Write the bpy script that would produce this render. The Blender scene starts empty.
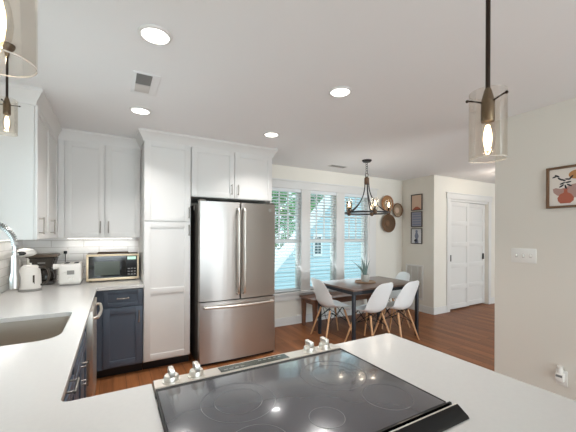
import bpy, bmesh, math, random
from mathutils import Vector, Matrix, Euler
random.seed(7)
R = math.radians
S = bpy.context.scene
COL = S.collection

# ------------------------------------------------------------------ camera, world, sun, big lights, exposure
f_px, yaw, pitch, roll = 310.288, R(29.309), R(0.03), R(0.244)
fw = Vector((math.sin(yaw)*math.cos(pitch), math.cos(yaw)*math.cos(pitch), math.sin(pitch)))
rt = Vector((math.cos(yaw), -math.sin(yaw), 0)); up = rt.cross(fw)
rt2 = rt*math.cos(roll) + up*math.sin(roll); up2 = up*math.cos(roll) - rt*math.sin(roll)
cd = bpy.data.cameras.new('camera'); cam = bpy.data.objects.new('camera', cd); COL.objects.link(cam)
mw = Matrix((rt2, up2, -fw)).transposed().to_4x4(); mw.translation = Vector((0, 0, 1.437)); cam.matrix_world = mw
cd.sensor_width = 36; cd.lens = 36*f_px/576; cd.shift_y = 17.545/576; cd.clip_start = 0.02; cd.clip_end = 200
S.camera = cam
w = bpy.data.worlds.new('world'); S.world = w; w.use_nodes = True
bg = w.node_tree.nodes['Background']; bg.inputs[0].default_value = (0.80, 0.91, 1.0, 1); bg.inputs[1].default_value = 1.0
def add_light(name, kind, loc, rot=(0,0,0), energy=10, color=(1,1,1), **kw):
    l = bpy.data.lights.new(name, kind); l.energy = energy; l.color = color
    for k, v in kw.items(): setattr(l, k, v)
    o = bpy.data.objects.new(name, l); COL.objects.link(o); o.location = loc; o.rotation_euler = rot; return o
SUN = Vector((-0.35, 0.55, -0.85))
add_light('sun', 'SUN', (0,0,8), SUN.to_track_quat('-Z','Y').to_euler(), 1.0, (1,.96,.9), angle=R(2))
# unseen fill lamps behind the camera; daylight at the sink and dining windows
DAY = (0.87, 0.945, 1.0)
add_light('rear_fill', 'AREA', (1.1,-3.40,1.25), (R(114),0,0), 80, DAY, shape='RECTANGLE', size=3.2, size_y=2.0)  # unseen fill lamp, tilted up to brighten the ceiling
add_light('sink_daylight', 'AREA', (-1.08,2.2,1.62), (0,R(-90),0), 9, DAY, shape='RECTANGLE', size=0.95, size_y=1.1)
add_light('dining_daylight', 'AREA', (3.08,4.55,1.2), (R(-128),0,0), 9, (0.90,0.97,1.0), shape='RECTANGLE', size=2.0, size_y=1.6)
add_light('den_fill', 'AREA', (5.6,-3.40,1.25), (R(123),0,0), 138, DAY, shape='RECTANGLE', size=3.6, size_y=2.0)  # added fill lamp brightening the dining area and hall, no known source
CAN_W = 5.0
S.view_settings.view_transform = 'Standard'; S.view_settings.look = 'None'
S.view_settings.exposure = 0.72; S.view_settings.gamma = 1.0; S.view_settings.use_curve_mapping = False

# ------------------------------------------------------------------ materials
def lin(c):
    return tuple(((v/255)/12.92 if v/255 <= .04045 else ((v/255+.055)/1.055)**2.4) for v in c)
MATS = {}
def mat(name, rgb, rough=.5, metal=0.0, spec=.5, coat=0.0, bump=None, vary=None, aniso=0.0):
    m = bpy.data.materials.new(name); m.use_nodes = True; MATS[name] = m
    nt = m.node_tree; b = nt.nodes['Principled BSDF']
    c = lin(rgb)
    b.inputs['Base Color'].default_value = (*c, 1); b.inputs['Roughness'].default_value = rough
    b.inputs['Metallic'].default_value = metal; b.inputs['Specular IOR Level'].default_value = spec
    b.inputs['Coat Weight'].default_value = coat; b.inputs['Coat Roughness'].default_value = .05
    tc = nt.nodes.new('ShaderNodeTexCoord')
    if vary:
        sc, amt, strch = vary
        mp = nt.nodes.new('ShaderNodeMapping'); mp.inputs['Scale'].default_value = strch
        nz = nt.nodes.new('ShaderNodeTexNoise'); nz.inputs['Scale'].default_value = sc; nz.inputs['Detail'].default_value = 4
        mx = nt.nodes.new('ShaderNodeMix'); mx.data_type = 'RGBA'
        mx.inputs[6].default_value = (*[v*(1-amt) for v in c], 1); mx.inputs[7].default_value = (*[min(1,v*(1+amt)) for v in c], 1)
        nt.links.new(tc.outputs['Object'], mp.inputs[0]); nt.links.new(mp.outputs[0], nz.inputs['Vector'])
        nt.links.new(nz.outputs['Fac'], mx.inputs[0]); nt.links.new(mx.outputs[2], b.inputs['Base Color'])
    if bump:
        sc, st, strch = bump
        mp = nt.nodes.new('ShaderNodeMapping'); mp.inputs['Scale'].default_value = strch
        nz = nt.nodes.new('ShaderNodeTexNoise'); nz.inputs['Scale'].default_value = sc; nz.inputs['Detail'].default_value = 3
        bp = nt.nodes.new('ShaderNodeBump'); bp.inputs['Strength'].default_value = st; bp.inputs['Distance'].default_value = .002
        nt.links.new(tc.outputs['Object'], mp.inputs[0]); nt.links.new(mp.outputs[0], nz.inputs['Vector'])
        nt.links.new(nz.outputs['Fac'], bp.inputs['Height']); nt.links.new(bp.outputs[0], b.inputs['Normal'])
    if aniso:
        b.inputs['Anisotropic'].default_value = aniso; b.inputs['Anisotropic Rotation'].default_value = .25
        tg = nt.nodes.new('ShaderNodeTangent'); tg.direction_type = 'RADIAL'; tg.axis = 'Z'
        nt.links.new(tg.outputs[0], b.inputs['Tangent'])
    return m
def emit(name, rgb, strength):
    m = bpy.data.materials.new(name); m.use_nodes = True; MATS[name] = m
    b = m.node_tree.nodes['Principled BSDF']; b.inputs['Base Color'].default_value = (.8,.8,.8,1)
    b.inputs['Emission Color'].default_value = (*lin(rgb), 1); b.inputs['Emission Strength'].default_value = strength
    return m
def glass(name, tint=(255,255,255), refl=1.0, ior=1.45):
    m = bpy.data.materials.new(name); m.use_nodes = True; MATS[name] = m
    nt = m.node_tree; nt.nodes.remove(nt.nodes['Principled BSDF'])
    out = nt.nodes['Material Output']; tr = nt.nodes.new('ShaderNodeBsdfTransparent'); gl = nt.nodes.new('ShaderNodeBsdfGlossy')
    tr.inputs[0].default_value = (*lin(tint), 1); gl.inputs['Roughness'].default_value = .02
    fr = nt.nodes.new('ShaderNodeFresnel'); fr.inputs[0].default_value = ior
    mu = nt.nodes.new('ShaderNodeMath'); mu.operation = 'MULTIPLY'; mu.inputs[1].default_value = refl
    mx = nt.nodes.new('ShaderNodeMixShader')
    nt.links.new(fr.outputs[0], mu.inputs[0]); nt.links.new(mu.outputs[0], mx.inputs[0])
    nt.links.new(tr.outputs[0], mx.inputs[1]); nt.links.new(gl.outputs[0], mx.inputs[2]); nt.links.new(mx.outputs[0], out.inputs[0])
    return m
def brick(name, axes, c1, c2, mortar, bw, bh, ms, rough, offset=.5, grain=None, bumpd=.002, spec=.5):
    m = bpy.data.materials.new(name); m.use_nodes = True; MATS[name] = m
    nt = m.node_tree; b = nt.nodes['Principled BSDF']; b.inputs['Roughness'].default_value = rough
    b.inputs['Specular IOR Level'].default_value = spec
    tc = nt.nodes.new('ShaderNodeTexCoord'); sp = nt.nodes.new('ShaderNodeSeparateXYZ'); cb = nt.nodes.new('ShaderNodeCombineXYZ')
    nt.links.new(tc.outputs['Object'], sp.inputs[0])
    nt.links.new(sp.outputs[axes[0]], cb.inputs[0]); nt.links.new(sp.outputs[axes[1]], cb.inputs[1])
    br = nt.nodes.new('ShaderNodeTexBrick'); br.offset = offset
    br.inputs['Color1'].default_value = (*lin(c1),1); br.inputs['Color2'].default_value = (*lin(c2),1); br.inputs['Mortar'].default_value = (*lin(mortar),1)
    br.inputs['Scale'].default_value = 1; br.inputs['Mortar Size'].default_value = ms; br.inputs['Brick Width'].default_value = bw; br.inputs['Row Height'].default_value = bh
    br.inputs['Bias'].default_value = 0; br.inputs['Mortar Smooth'].default_value = .2
    nt.links.new(cb.outputs[0], br.inputs['Vector'])
    colr = br.outputs['Color']
    if grain:
        mp = nt.nodes.new('ShaderNodeMapping'); mp.inputs['Scale'].default_value = grain
        nz = nt.nodes.new('ShaderNodeTexNoise'); nz.inputs['Scale'].default_value = 1; nz.inputs['Detail'].default_value = 6; nz.inputs['Roughness'].default_value = .65
        nt.links.new(tc.outputs['Object'], mp.inputs[0]); nt.links.new(mp.outputs[0], nz.inputs['Vector'])
        rp = nt.nodes.new('ShaderNodeValToRGB'); rp.color_ramp.elements[0].position=.3; rp.color_ramp.elements[0].color=(.62,.58,.55,1); rp.color_ramp.elements[1].position=.7; rp.color_ramp.elements[1].color=(1.2,1.18,1.15,1)
        nt.links.new(nz.outputs['Fac'], rp.inputs[0])
        mx = nt.nodes.new('ShaderNodeMix'); mx.data_type='RGBA'; mx.blend_type='MULTIPLY'; mx.inputs[0].default_value=.8
        nt.links.new(br.outputs['Color'], mx.inputs[6]); nt.links.new(rp.outputs[0], mx.inputs[7]); colr = mx.outputs[2]
    nt.links.new(colr, b.inputs['Base Color'])
    bp = nt.nodes.new('ShaderNodeBump'); bp.inputs['Strength'].default_value=.5; bp.inputs['Distance'].default_value=bumpd; bp.invert=True
    nt.links.new(br.outputs['Fac'], bp.inputs['Height']); nt.links.new(bp.outputs[0], b.inputs['Normal'])
    return m
def rings(name, c1, c2, scale, rough=.8):
    m = bpy.data.materials.new(name); m.use_nodes=True; MATS[name]=m
    nt=m.node_tree; b=nt.nodes['Principled BSDF']; b.inputs['Roughness'].default_value=rough
    tc=nt.nodes.new('ShaderNodeTexCoord'); wv=nt.nodes.new('ShaderNodeTexWave'); wv.wave_type='RINGS'; wv.rings_direction='SPHERICAL'
    wv.inputs['Scale'].default_value=scale; wv.inputs['Distortion'].default_value=1.5; wv.inputs['Detail Scale'].default_value=12
    mx=nt.nodes.new('ShaderNodeMix'); mx.data_type='RGBA'; mx.inputs[6].default_value=(*lin(c1),1); mx.inputs[7].default_value=(*lin(c2),1)
    nt.links.new(tc.outputs['Object'],wv.inputs['Vector']); nt.links.new(wv.outputs['Fac'],mx.inputs[0]); nt.links.new(mx.outputs[2],b.inputs['Base Color'])
    bp=nt.nodes.new('ShaderNodeBump'); bp.inputs['Distance'].default_value=.004; nt.links.new(wv.outputs['Fac'],bp.inputs['Height']); nt.links.new(bp.outputs[0],b.inputs['Normal'])
    return m

m_wall = mat('wall_paint', (230,225,215), .7, bump=(180,.08,(1,1,1)))
m_ceil = mat('ceiling_paint', (240,240,240), .8, bump=(180,.06,(1,1,1)))
m_trim = mat('trim_paint', (222,220,217), .4)
m_cab = mat('cabinet_white', (222,220,217), .38)
m_navy = mat('cabinet_navy', (80,90,104), .38)
m_black = mat('black_plastic', (22,22,23), .4)
m_toe = mat('toe_black', (20,21,24), .5)
m_floor = brick('wood_floor', ('Y','X'), (156,101,63), (126,80,50), (74,45,28), 1.2, .11, .0016, .42, .37, grain=(30,1.6,1), bumpd=.001, spec=.25)
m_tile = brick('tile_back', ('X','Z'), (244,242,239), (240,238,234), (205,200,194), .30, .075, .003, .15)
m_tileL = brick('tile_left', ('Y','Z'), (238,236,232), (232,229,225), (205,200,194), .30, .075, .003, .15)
m_quartz = mat('white_quartz', (206,204,201), .18, vary=(60,.03,(1,1,1)))
m_steel = mat('brushed_steel', (184,180,176), .31, 1.0, bump=(9,1.0,(1,1,.012)), aniso=.8)
m_steel2 = mat('satin_steel', (222,217,209), .42, 1.0)
m_steelp = mat('steel_panel', (220,212,203), .36, 1.0)
m_sink = mat('sink_steel', (190,182,172), .33, 1.0, vary=(1,.06,(3,220,220)))
m_pull = mat('cabinet_pull', (168,163,156), .35, 1.0)
m_chrome = mat('chrome', (186,186,184), .28, 1.0)
m_fside = mat('refrigerator_side', (96,92,86), .45, .4)
m_gap = mat('dark_gasket', (28,26,25), .6)
m_ctop = mat('ceramic_glass', (74,74,79), .18, 0, .9, 0.5, vary=(3.5,.35,(1,1,1)))
m_ring = mat('burner_print', (104,104,106), .3)
m_gloss = mat('gloss_black', (8,8,9), .16, 0, .3)
m_bronze = mat('pendant_bronze', (112,96,78), .35, .85)
m_dark = mat('dark_bronze', (54,44,38), .4, .8)
m_iron = mat('chandelier_iron', (58,56,58), .45, .7)
m_oak = mat('chandelier_wood', (96,70,50), .6, vary=(8,.3,(1,1,6)))
m_glass = glass('clear_glass', (252,250,247), .28)
m_rim = mat('glass_edge', (244,236,226), .15); m_rim.node_tree.nodes['Principled BSDF'].inputs['Alpha'].default_value = .5  # pale colour painted in for light scattered inside the glass edge
m_pane = glass('window_glass', (244,252,252), .6)
m_lens = emit('lamp_lens', (255,252,246), 3.2)
m_fil = emit('filament', (255,190,110), 40)
m_bulbg = emit('bulb_glow', (255,226,180), 4.0)
m_cand = emit('candle_glow', (255,232,190), 2.5)
m_tabtop = mat('table_wood', (112,88,76), .28, 0, .5, .15, vary=(2.5,.22,(2,14,2)))
m_tableg = mat('table_black', (36,39,46), .4)
m_walnut = mat('bench_wood', (112,74,52), .4, vary=(3,.25,(2,10,2)))
m_shell = mat('chair_shell', (232,232,231), .32)
m_beech = mat('beech_dowel', (198,150,108), .45, vary=(4,.12,(6,6,1)))
m_wire = mat('black_wire', (20,20,20), .4, .4)
m_kettle = mat('kettle_white', (226,222,216), .3)
m_gold = mat('champagne_gold', (222,202,172), .38, .6)
m_browntop = mat('oven_brown', (84,66,50), .4, .4)
m_ovenglass = mat('oven_glass', (20,22,22), .06, 0, .7)
m_green_led = emit('led_green', (60,190,140), 0.5)
m_coffee = mat('coffee_dark', (62,55,47), .35)
m_carafe = mat('carafe_glass', (44,41,37), .15, 0, .4)
m_coffee_lid = mat('coffee_lid', (92,76,60), .4)
m_plate = mat('plate_white', (235,232,226), .4)
m_grey = mat('mid_grey', (150,147,143), .6)
m_dgrey = mat('vent_dark', (132,130,128), .7)
m_pot = mat('pot_ceramic', (186,184,178), .6)
m_leaf = mat('aloe_leaf', (112,132,126), .5)
m_tray = mat('tray_wood', (160,128,100), .5, vary=(5,.15,(1,6,1)))
m_soil = mat('soil', (60,46,36), .9)
m_bask1 = rings('basket_tan', (205,160,112), (168,120,78), 30)
m_bask2 = rings('basket_pale', (206,186,160), (150,116,84), 34)
m_bask3 = rings('basket_brown', (132,104,78), (92,68,50), 34)
m_terra2 = mat('basket_rim_copper', (176,122,84), .7)
m_rimb = mat('basket_rim_brown', (120,88,62), .75, vary=(40,.35,(1,1,1)))
m_frame = mat('frame_wood', (112,82,56), .5, vary=(6,.2,(1,1,5)))
m_dframe = mat('frame_dark', (86,78,74), .5)
m_paper = mat('print_paper', (228,220,210), .7)
m_terra = mat('ink_terracotta', (176,98,76), .7)
m_mauve = mat('ink_mauve', (176,142,132), .7)
m_ochre = mat('ink_ochre', (184,130,80), .7)
m_ink = mat('ink_black', (38,36,38), .7)
m_blueink = mat('ink_blue', (132,139,160), .7)
m_sand = mat('ink_sand', (214,186,164), .7)
m_siding = mat('siding_blue', (184,212,222), .6)
m_houset = mat('house_trim', (240,245,249), .5)
m_dwin = mat('house_window', (70,92,98), .2)
m_bark = mat('bark', (92,74,60), .9)
m_fol1 = mat('foliage_green', (92,158,84), .7, vary=(1.2,.6,(1,1,1)))
m_fol2 = mat('foliage_teal', (78,142,96), .7, vary=(1.2,.6,(1,1,1)))
m_lawn = mat('lawn', (92,124,70), .9, vary=(3,.3,(1,1,1)))
m_blind = mat('blind_white', (226,229,231), .5)
m_roof = mat('roof_white', (226,232,236), .5)

# ------------------------------------------------------------------ helpers
class MB:
    """collects shapes and links them as ONE mesh object"""
    def __init__(s): s.bm = bmesh.new()
    def _add(s, t, M=None):
        vm = {}
        for v in t.verts: vm[v] = s.bm.verts.new((M @ v.co) if M else v.co)
        for f in t.faces:
            try: s.bm.faces.new([vm[v] for v in f.verts])
            except ValueError: pass
        t.free()
    def box(s, x0,x1,y0,y1,z0,z1, bev=0.0, seg=2, M=None):
        t = bmesh.new(); bmesh.ops.create_cube(t, size=1)
        for v in t.verts: v.co = Vector(((x0+x1)/2+v.co.x*(x1-x0),(y0+y1)/2+v.co.y*(y1-y0),(z0+z1)/2+v.co.z*(z1-z0)))
        if bev: bmesh.ops.bevel(t, geom=t.edges[:], offset=bev, segments=seg, affect='EDGES', profile=.6)
        s._add(t, M); return s
    def hull8(s, pts, bev=0.0):   # bottom 4, top 4
        t = bmesh.new(); vs = [t.verts.new(p) for p in pts]
        for q in ((3,2,1,0),(4,5,6,7),(0,1,5,4),(1,2,6,5),(2,3,7,6),(3,0,4,7)): t.faces.new([vs[i] for i in q])
        bmesh.ops.recalc_face_normals(t, faces=t.faces[:])
        if bev: bmesh.ops.bevel(t, geom=t.edges[:], offset=bev, segments=2, affect='EDGES')
        s._add(t); return s
    def cyl(s, p0, p1, r0, r1=None, seg=20, cap=True):
        r1 = r0 if r1 is None else r1; p0=Vector(p0); p1=Vector(p1); d=p1-p0
        q = Vector((0,0,1)).rotation_difference(d.normalized()).to_matrix()
        a=[];b=[]
        for i in range(seg):
            c=Vector((math.cos(2*math.pi*i/seg), math.sin(2*math.pi*i/seg),0))
            a.append(s.bm.verts.new(p0+q@(c*r0))); b.append(s.bm.verts.new(p1+q@(c*r1)))
        for i in range(seg):
            j=(i+1)%seg; s.bm.faces.new((a[i],a[j],b[j],b[i]))
        if cap: s.bm.faces.new(a[::-1]); s.bm.faces.new(b)
        return s
    def lathe(s, prof, c=(0,0,0), seg=28, M=None):   # prof: (r,z) list
        c=Vector(c); rows=[]
        for r,z in prof:
            if r < 1e-5: rows.append([s.bm.verts.new((M@Vector((0,0,z)) if M else Vector((0,0,z)))+c)])
            else:
                row=[]
                for i in range(seg):
                    p=Vector((r*math.cos(2*math.pi*i/seg), r*math.sin(2*math.pi*i/seg), z))
                    row.append(s.bm.verts.new((M@p if M else p)+c))
                rows.append(row)
        for a,b in zip(rows,rows[1:]):
            for i in range(seg):
                j=(i+1)%seg
                if len(a)==1 and len(b)==1: break
                if len(a)==1: s.bm.faces.new((a[0],b[j],b[i]))
                elif len(b)==1: s.bm.faces.new((a[i],a[j],b[0]))
                else: s.bm.faces.new((a[i],a[j],b[j],b[i]))
        return s
    def tube(s, pts, r, seg=8, closed=False):
        pts=[Vector(p) for p in pts]; n=len(pts); rows=[]
        rr = r if isinstance(r,(list,tuple)) else [r]*n
        t0=(pts[1]-pts[0]).normalized(); nrm=t0.orthogonal().normalized()
        for i,p in enumerate(pts):
            if closed: t=(pts[(i+1)%n]-pts[i-1]).normalized()
            else: t=(pts[min(i+1,n-1)]-pts[max(i-1,0)]).normalized()
            nrm=(nrm-t*nrm.dot(t)).normalized(); bn=t.cross(nrm)
            rows.append([s.bm.verts.new(p+(nrm*math.cos(2*math.pi*k/seg)+bn*math.sin(2*math.pi*k/seg))*rr[i]) for k in range(seg)])
        for i in range(n if closed else n-1):
            a=rows[i]; b=rows[(i+1)%n]
            for k in range(seg):
                j=(k+1)%seg; s.bm.faces.new((a[k],a[j],b[j],b[k]))
        if not closed: s.bm.faces.new(rows[0][::-1]); s.bm.faces.new(rows[-1])
        return s
    def prism(s, poly, f, h0, h1):   # poly of (u,v); f(u,v,h) -> point
        t=bmesh.new()
        a=[t.verts.new(f(u,v,h0)) for u,v in poly]; b=[t.verts.new(f(u,v,h1)) for u,v in poly]; n=len(poly)
        for i in range(n):
            j=(i+1)%n; t.faces.new((a[i],a[j],b[j],b[i]))
        t.faces.new(a[::-1]); t.faces.new(b)
        bmesh.ops.recalc_face_normals(t, faces=t.faces[:]); s._add(t); return s
    def sphere(s, c, r, sc=(1,1,1), u=16, v=10):
        t=bmesh.new(); bmesh.ops.create_uvsphere(t,u_segments=u,v_segments=v,radius=r)
        for q in t.verts: q.co=Vector((q.co.x*sc[0],q.co.y*sc[1],q.co.z*sc[2]))+Vector(c)
        s._add(t); return s
    def torus(s, c, Rr, r, M=None, seg=40, k=8):
        pts=[]
        for i in range(seg):
            p=Vector((Rr*math.cos(2*math.pi*i/seg),Rr*math.sin(2*math.pi*i/seg),0)); pts.append((M@p if M else p)+Vector(c))
        return s.tube(pts,r,k,True)
    def build(s, name, m, parent=None, loc=None, smooth=38, fix=True):
        if fix: bmesh.ops.recalc_face_normals(s.bm, faces=s.bm.faces[:])
        off=Vector(loc) if loc is not None else Vector((0,0,0))
        p=parent
        while p is not None: off=off+p.location; p=p.parent
        if off.length>0: bmesh.ops.translate(s.bm, verts=s.bm.verts[:], vec=-off)
        me=bpy.data.meshes.new(name); s.bm.to_mesh(me); s.bm.free()
        for q in me.polygons: q.use_smooth=True
        me.set_sharp_from_angle(angle=R(smooth))
        me.materials.append(m)
        o=bpy.data.objects.new(name, me); COL.objects.link(o)
        if parent is not None: o.parent=parent
        elif loc is not None: o.location=loc
        return o
def tag(o, label, cat, group=None):
    o['label']=label; o['category']=cat
    if group: o['group']=group
    return o
def thing(name, label, cat, loc=(0,0,0), group=None):
    o=bpy.data.objects.new(name,None); COL.objects.link(o); o.location=loc; o.empty_display_size=.05
    return tag(o,label,cat,group)
def struct(o, label=None):
    o['kind']='structure'
    if label: o['label']=label
    return o
def dup(root, loc=None, rotz=None, label=None, group=None):
    r=root.copy(); COL.objects.link(r)
    if loc is not None: r.location=loc
    if rotz is not None: r.rotation_euler=(0,0,rotz)
    if label: r['label']=label
    if group: r['group']=group
    for ch in list(root.children):
        c=ch.copy(); COL.objects.link(c); c.parent=r
        for g in ch.children:
            d=g.copy(); COL.objects.link(d); d.parent=c
    return r
def round_poly(pts, seg=6):   # pts: (x,y,r)
    out=[]; n=len(pts)
    for i in range(n):
        p=Vector(pts[i][:2]); r=pts[i][2]
        if r<=0: out.append((p.x,p.y)); continue
        a=(Vector(pts[i-1][:2])-p).normalized(); b=(Vector(pts[(i+1)%n][:2])-p).normalized()
        p0=p+a*r; p1=p+b*r
        for k in range(seg+1):
            t=k/seg; q=p0*(1-t)**2+p*2*t*(1-t)+p1*t*t; out.append((q.x,q.y))
    return out
def slab(name, loops, z0, z1, bev, m, parent=None):
    cu=bpy.data.curves.new(name,'CURVE'); cu.dimensions='2D'; cu.fill_mode='BOTH'; cu.extrude=(z1-z0)/2-bev; cu.bevel_depth=bev; cu.bevel_resolution=2; cu.offset=-bev
    for lp in loops:
        sp=cu.splines.new('POLY'); sp.points.add(len(lp)-1); sp.use_cyclic_u=True
        for p,(x,y) in zip(sp.points,lp): p.co=(x,y,0,1)
    t=bpy.data.objects.new('tmp',cu); COL.objects.link(t); dg=bpy.context.evaluated_depsgraph_get(); dg.update()
    me=bpy.data.meshes.new_from_object(t.evaluated_get(dg)); bpy.data.objects.remove(t); bpy.data.curves.remove(cu)
    mb=MB(); mb.bm.from_mesh(me); bpy.data.meshes.remove(me)
    bmesh.ops.remove_doubles(mb.bm, verts=mb.bm.verts[:], dist=1e-5)
    bmesh.ops.translate(mb.bm, verts=mb.bm.verts[:], vec=(0,0,(z0+z1)/2))
    return mb.build(name,m,parent,smooth=4)
def facing(kind, plane):
    """maps (u along the wall, out from the face, z) to a world point"""
    if kind=='-Y': return lambda u,o,z: Vector((u,plane-o,z))
    if kind=='+Y': return lambda u,o,z: Vector((u,plane+o,z))
    if kind=='+X': return lambda u,o,z: Vector((plane+o,u,z))
    if kind=='-X': return lambda u,o,z: Vector((plane-o,u,z))
def fbox(mb, F, u0,u1,o0,o1,z0,z1, bev=0.0):
    a=F(u0,o0,z0); b=F(u1,o1,z1)
    mb.box(min(a.x,b.x),max(a.x,b.x),min(a.y,b.y),max(a.y,b.y),min(a.z,b.z),max(a.z,b.z),bev); return mb
def shaker(F,u0,u1,z0,z1,rail=.06,mids=(),t=.02,rec=.009):
    """framed flat-panel door front"""
    mb=MB()
    fbox(mb,F,u0+rail-.002,u1-rail+.002,0.001,t-rec,z0+rail-.002,z1-rail+.002)
    fbox(mb,F,u0,u0+rail,0.001,t,z0,z1,.0015); fbox(mb,F,u1-rail,u1,0.001,t,z0,z1,.0015)
    for a,b in [(z0,z0+rail),(z1-rail,z1)]+[(q-rail/2,q+rail/2) for q in mids]:
        fbox(mb,F,u0+rail-.001,u1-rail+.001,0.001,t,a,b,.0015)
    return mb
def pull(F,u,z,length,vert=True,out=.02,proj=.032,r=.0055):
    mb=MB(); h=length/2
    if vert:
        mb.tube([F(u,out+proj,z-h),F(u,out+proj,z+h)],r,8)
        for s_ in (-1,1): mb.cyl(F(u,out-.001,z+s_*h*.82),F(u,out+proj,z+s_*h*.82),r*.85,seg=8)
    else:
        mb.tube([F(u-h,out+proj,z),F(u+h,out+proj,z)],r,8)
        for s_ in (-1,1): mb.cyl(F(u+s_*h*.82,out-.001,z),F(u+s_*h*.82,out+proj,z),r*.85,seg=8)
    return mb

# ------------------------------------------------------------------ setting
H=2.5; XL=-.85; YB=4.265; XR=3.106; XP=4.99; YD=3.559; YE=1.583; YS=-3.5
struct(MB().box(XL-.15,9.2,YS-.15,YB+.15,-.1,0).build('floor',m_floor))
struct(MB().box(XL-.15,9.2,YS-.15,YB+.15,H,H+.12).build('ceiling',m_ceil))
mb=MB()   # left wall with the opening over the sink
mb.box(XL-.15,XL,YS-.15,1.65,0,H); mb.box(XL-.15,XL,2.75,YB+.15,0,H); mb.box(XL-.15,XL,1.65,2.75,0,1.12); mb.box(XL-.15,XL,1.65,2.75,2.12,H)
struct(mb.build('wall_left',m_wall))
mb=MB()
mb.box(XL,2.05,YB,YB+.15,0,H); mb.box(4.11,XP+.01,YB,YB+.15,0,H); mb.box(2.05,4.11,YB,YB+.15,0,.50); mb.box(2.05,4.11,YB,YB+.15,2.15,H)
struct(mb.build('wall_back',m_wall))
struct(MB().box(XP,XP+.12,YD+.12,YB+.15,0,H).build('wall_alcove',m_wall))
mb=MB()
mb.box(XP,5.44,YD,YD+.12,0,H); mb.box(6.73,9.2,YD,YD+.12,0,H); mb.box(5.44,6.73,YD,YD+.12,2.10,H); mb.box(5.3,6.9,YD+.125,YD+.2,0,2.3)
struct(mb.build('wall_closet',m_wall))
struct(MB().box(XR,XR+.13,YS-.15,YE,0,H,.004).build('wall_right',m_wall))
mb=MB()
mb.box(XL,-.55,YS-.15,YS,0,H); mb.box(2.75,3.7,YS-.15,YS,0,H); mb.box(7.6,9.2,YS-.15,YS,0,H); mb.box(3.7,7.6,YS-.15,YS,0,.25); mb.box(3.7,7.6,YS-.15,YS,2.4,H); mb.box(-.55,2.75,YS-.15,YS,0,.25); mb.box(-.55,2.75,YS-.15,YS,2.4,H)
struct(mb.build('wall_rear',m_wall))
struct(MB().box(9.2,9.35,YS-.15,YD+.12,0,H).build('wall_hall',m_wall))
def base_board(name, F, u0, u1):
    mb=MB(); fbox(mb,F,u0,u1,.0005,.015,0,.125,.003); fbox(mb,F,u0,u1,.0005,.022,0,.02,.004); struct(mb.build(name,m_trim))
base_board('baseboard_back',facing('-Y',YB),1.76,XP)
base_board('baseboard_alcove',facing('-X',XP),YD+.0005,YB)
base_board('baseboard_closet_left',facing('-Y',YD),XP-.015,5.345)
base_board('baseboard_closet_right',facing('-Y',YD),6.825,9.2)
base_board('baseboard_right',facing('-X',XR),YS,YE)
# backsplash
struct(MB().box(XL+.0005,.27,YB-.01,YB-.0005,.915,1.40).build('wall_backsplash_back',m_tile))
mb=MB(); mb.box(XL+.0005,XL+.01,2.75,YB-.01,.915,1.40); mb.box(XL+.0005,XL+.01,1.65,2.75,.915,1.12); mb.box(XL+.0005,XL+.01,.2,1.65,.915,1.40)
struct(mb.build('wall_backsplash_left',m_tileL))
# windows
def window(n, x0,x1, F, zlo, zhi, rail_z):
    fr=MB()
    fbox(fr,F,x0-.03,x0+.03,-.13,-.06,zlo,zhi); fbox(fr,F,x1-.03,x1+.03,-.13,-.06,zlo,zhi)
    fbox(fr,F,x0+.03,x1-.03,-.13,-.06,zlo,zlo+.05); fbox(fr,F,x0+.03,x1-.03,-.13,-.06,zhi-.045,zhi)
    o=struct(fr.build('window_%d'%n,m_trim))
    r_=MB(); fbox(r_,F,x0+.03,x1-.03,-.12,-.065,rail_z-.028,rail_z+.028,.003)
    r_.build('window_meeting_rail',m_trim,o)
    g=MB()
    for k in (1,2):
        u=x0+.03+(x1-x0-.06)*k/3; fbox(g,F,u-.011,u+.011,-.104,-.088,rail_z+.028,zhi-.045)
    zz=(rail_z+zhi)/2; fbox(g,F,x0+.03,x1-.03,-.103,-.089,zz-.011,zz+.011)
    g.build('window_grille',m_trim,o)
    p=MB(); fbox(p,F,x0+.03,x1-.03,-.098,-.094,zlo+.05,zhi-.045); p.build('window_pane',m_pane,o)
    return o
FB=facing('-Y',YB)
UN=[(2.095,2.635),(2.81,3.35),(3.525,4.065)]
for i,(a,b) in enumerate(UN): window(i+1,a,b,FB,.50,2.15,1.325)
mb=MB()   # jambs and mullions between the three sashes, casing, head, stool, apron
for a,b in ((2.05,2.095),(2.635,2.81),(3.35,3.525),(4.065,4.11)): fbox(mb,FB,a,b,-.06,.012,.50,2.15,.003)
fbox(mb,FB,1.94,2.06,.0005,.022,.50,2.15,.003); fbox(mb,FB,4.10,4.265,.0005,.022,.50,2.15,.003)
fbox(mb,FB,1.92,4.285,.0005,.026,2.15,2.265,.003); fbox(mb,FB,1.90,4.305,.0005,.045,2.262,2.285,.004)
fbox(mb,FB,1.90,4.305,-.06,.05,.485,.515,.004); fbox(mb,FB,1.94,4.265,.0005,.02,.39,.485,.003)
struct(mb.build('trim_1',m_trim))
FLw=facing('+X',XL)
window(4,1.68,2.72,FLw,1.12,2.12,1.62)
FRr=facing('+Y',YS)
for i in range(3): window(5+i,-.52+1.1*i,-.52+1.1*i+1.04,FRr,.25,2.4,1.35)
for i in range(3): window(8+i,3.73+1.3*i,3.73+1.3*i+1.24,FRr,.25,2.4,1.35)
mb=MB()
for u in (.55,1.65): fbox(mb,FRr,u-.03,u+.03,-.13,.01,.25,2.4)
fbox(mb,FRr,-.65,-.55,.0005,.02,.15,2.5); fbox(mb,FRr,2.75,2.85,.0005,.02,.15,2.5)
struct(mb.build('trim_2',m_trim))
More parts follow.
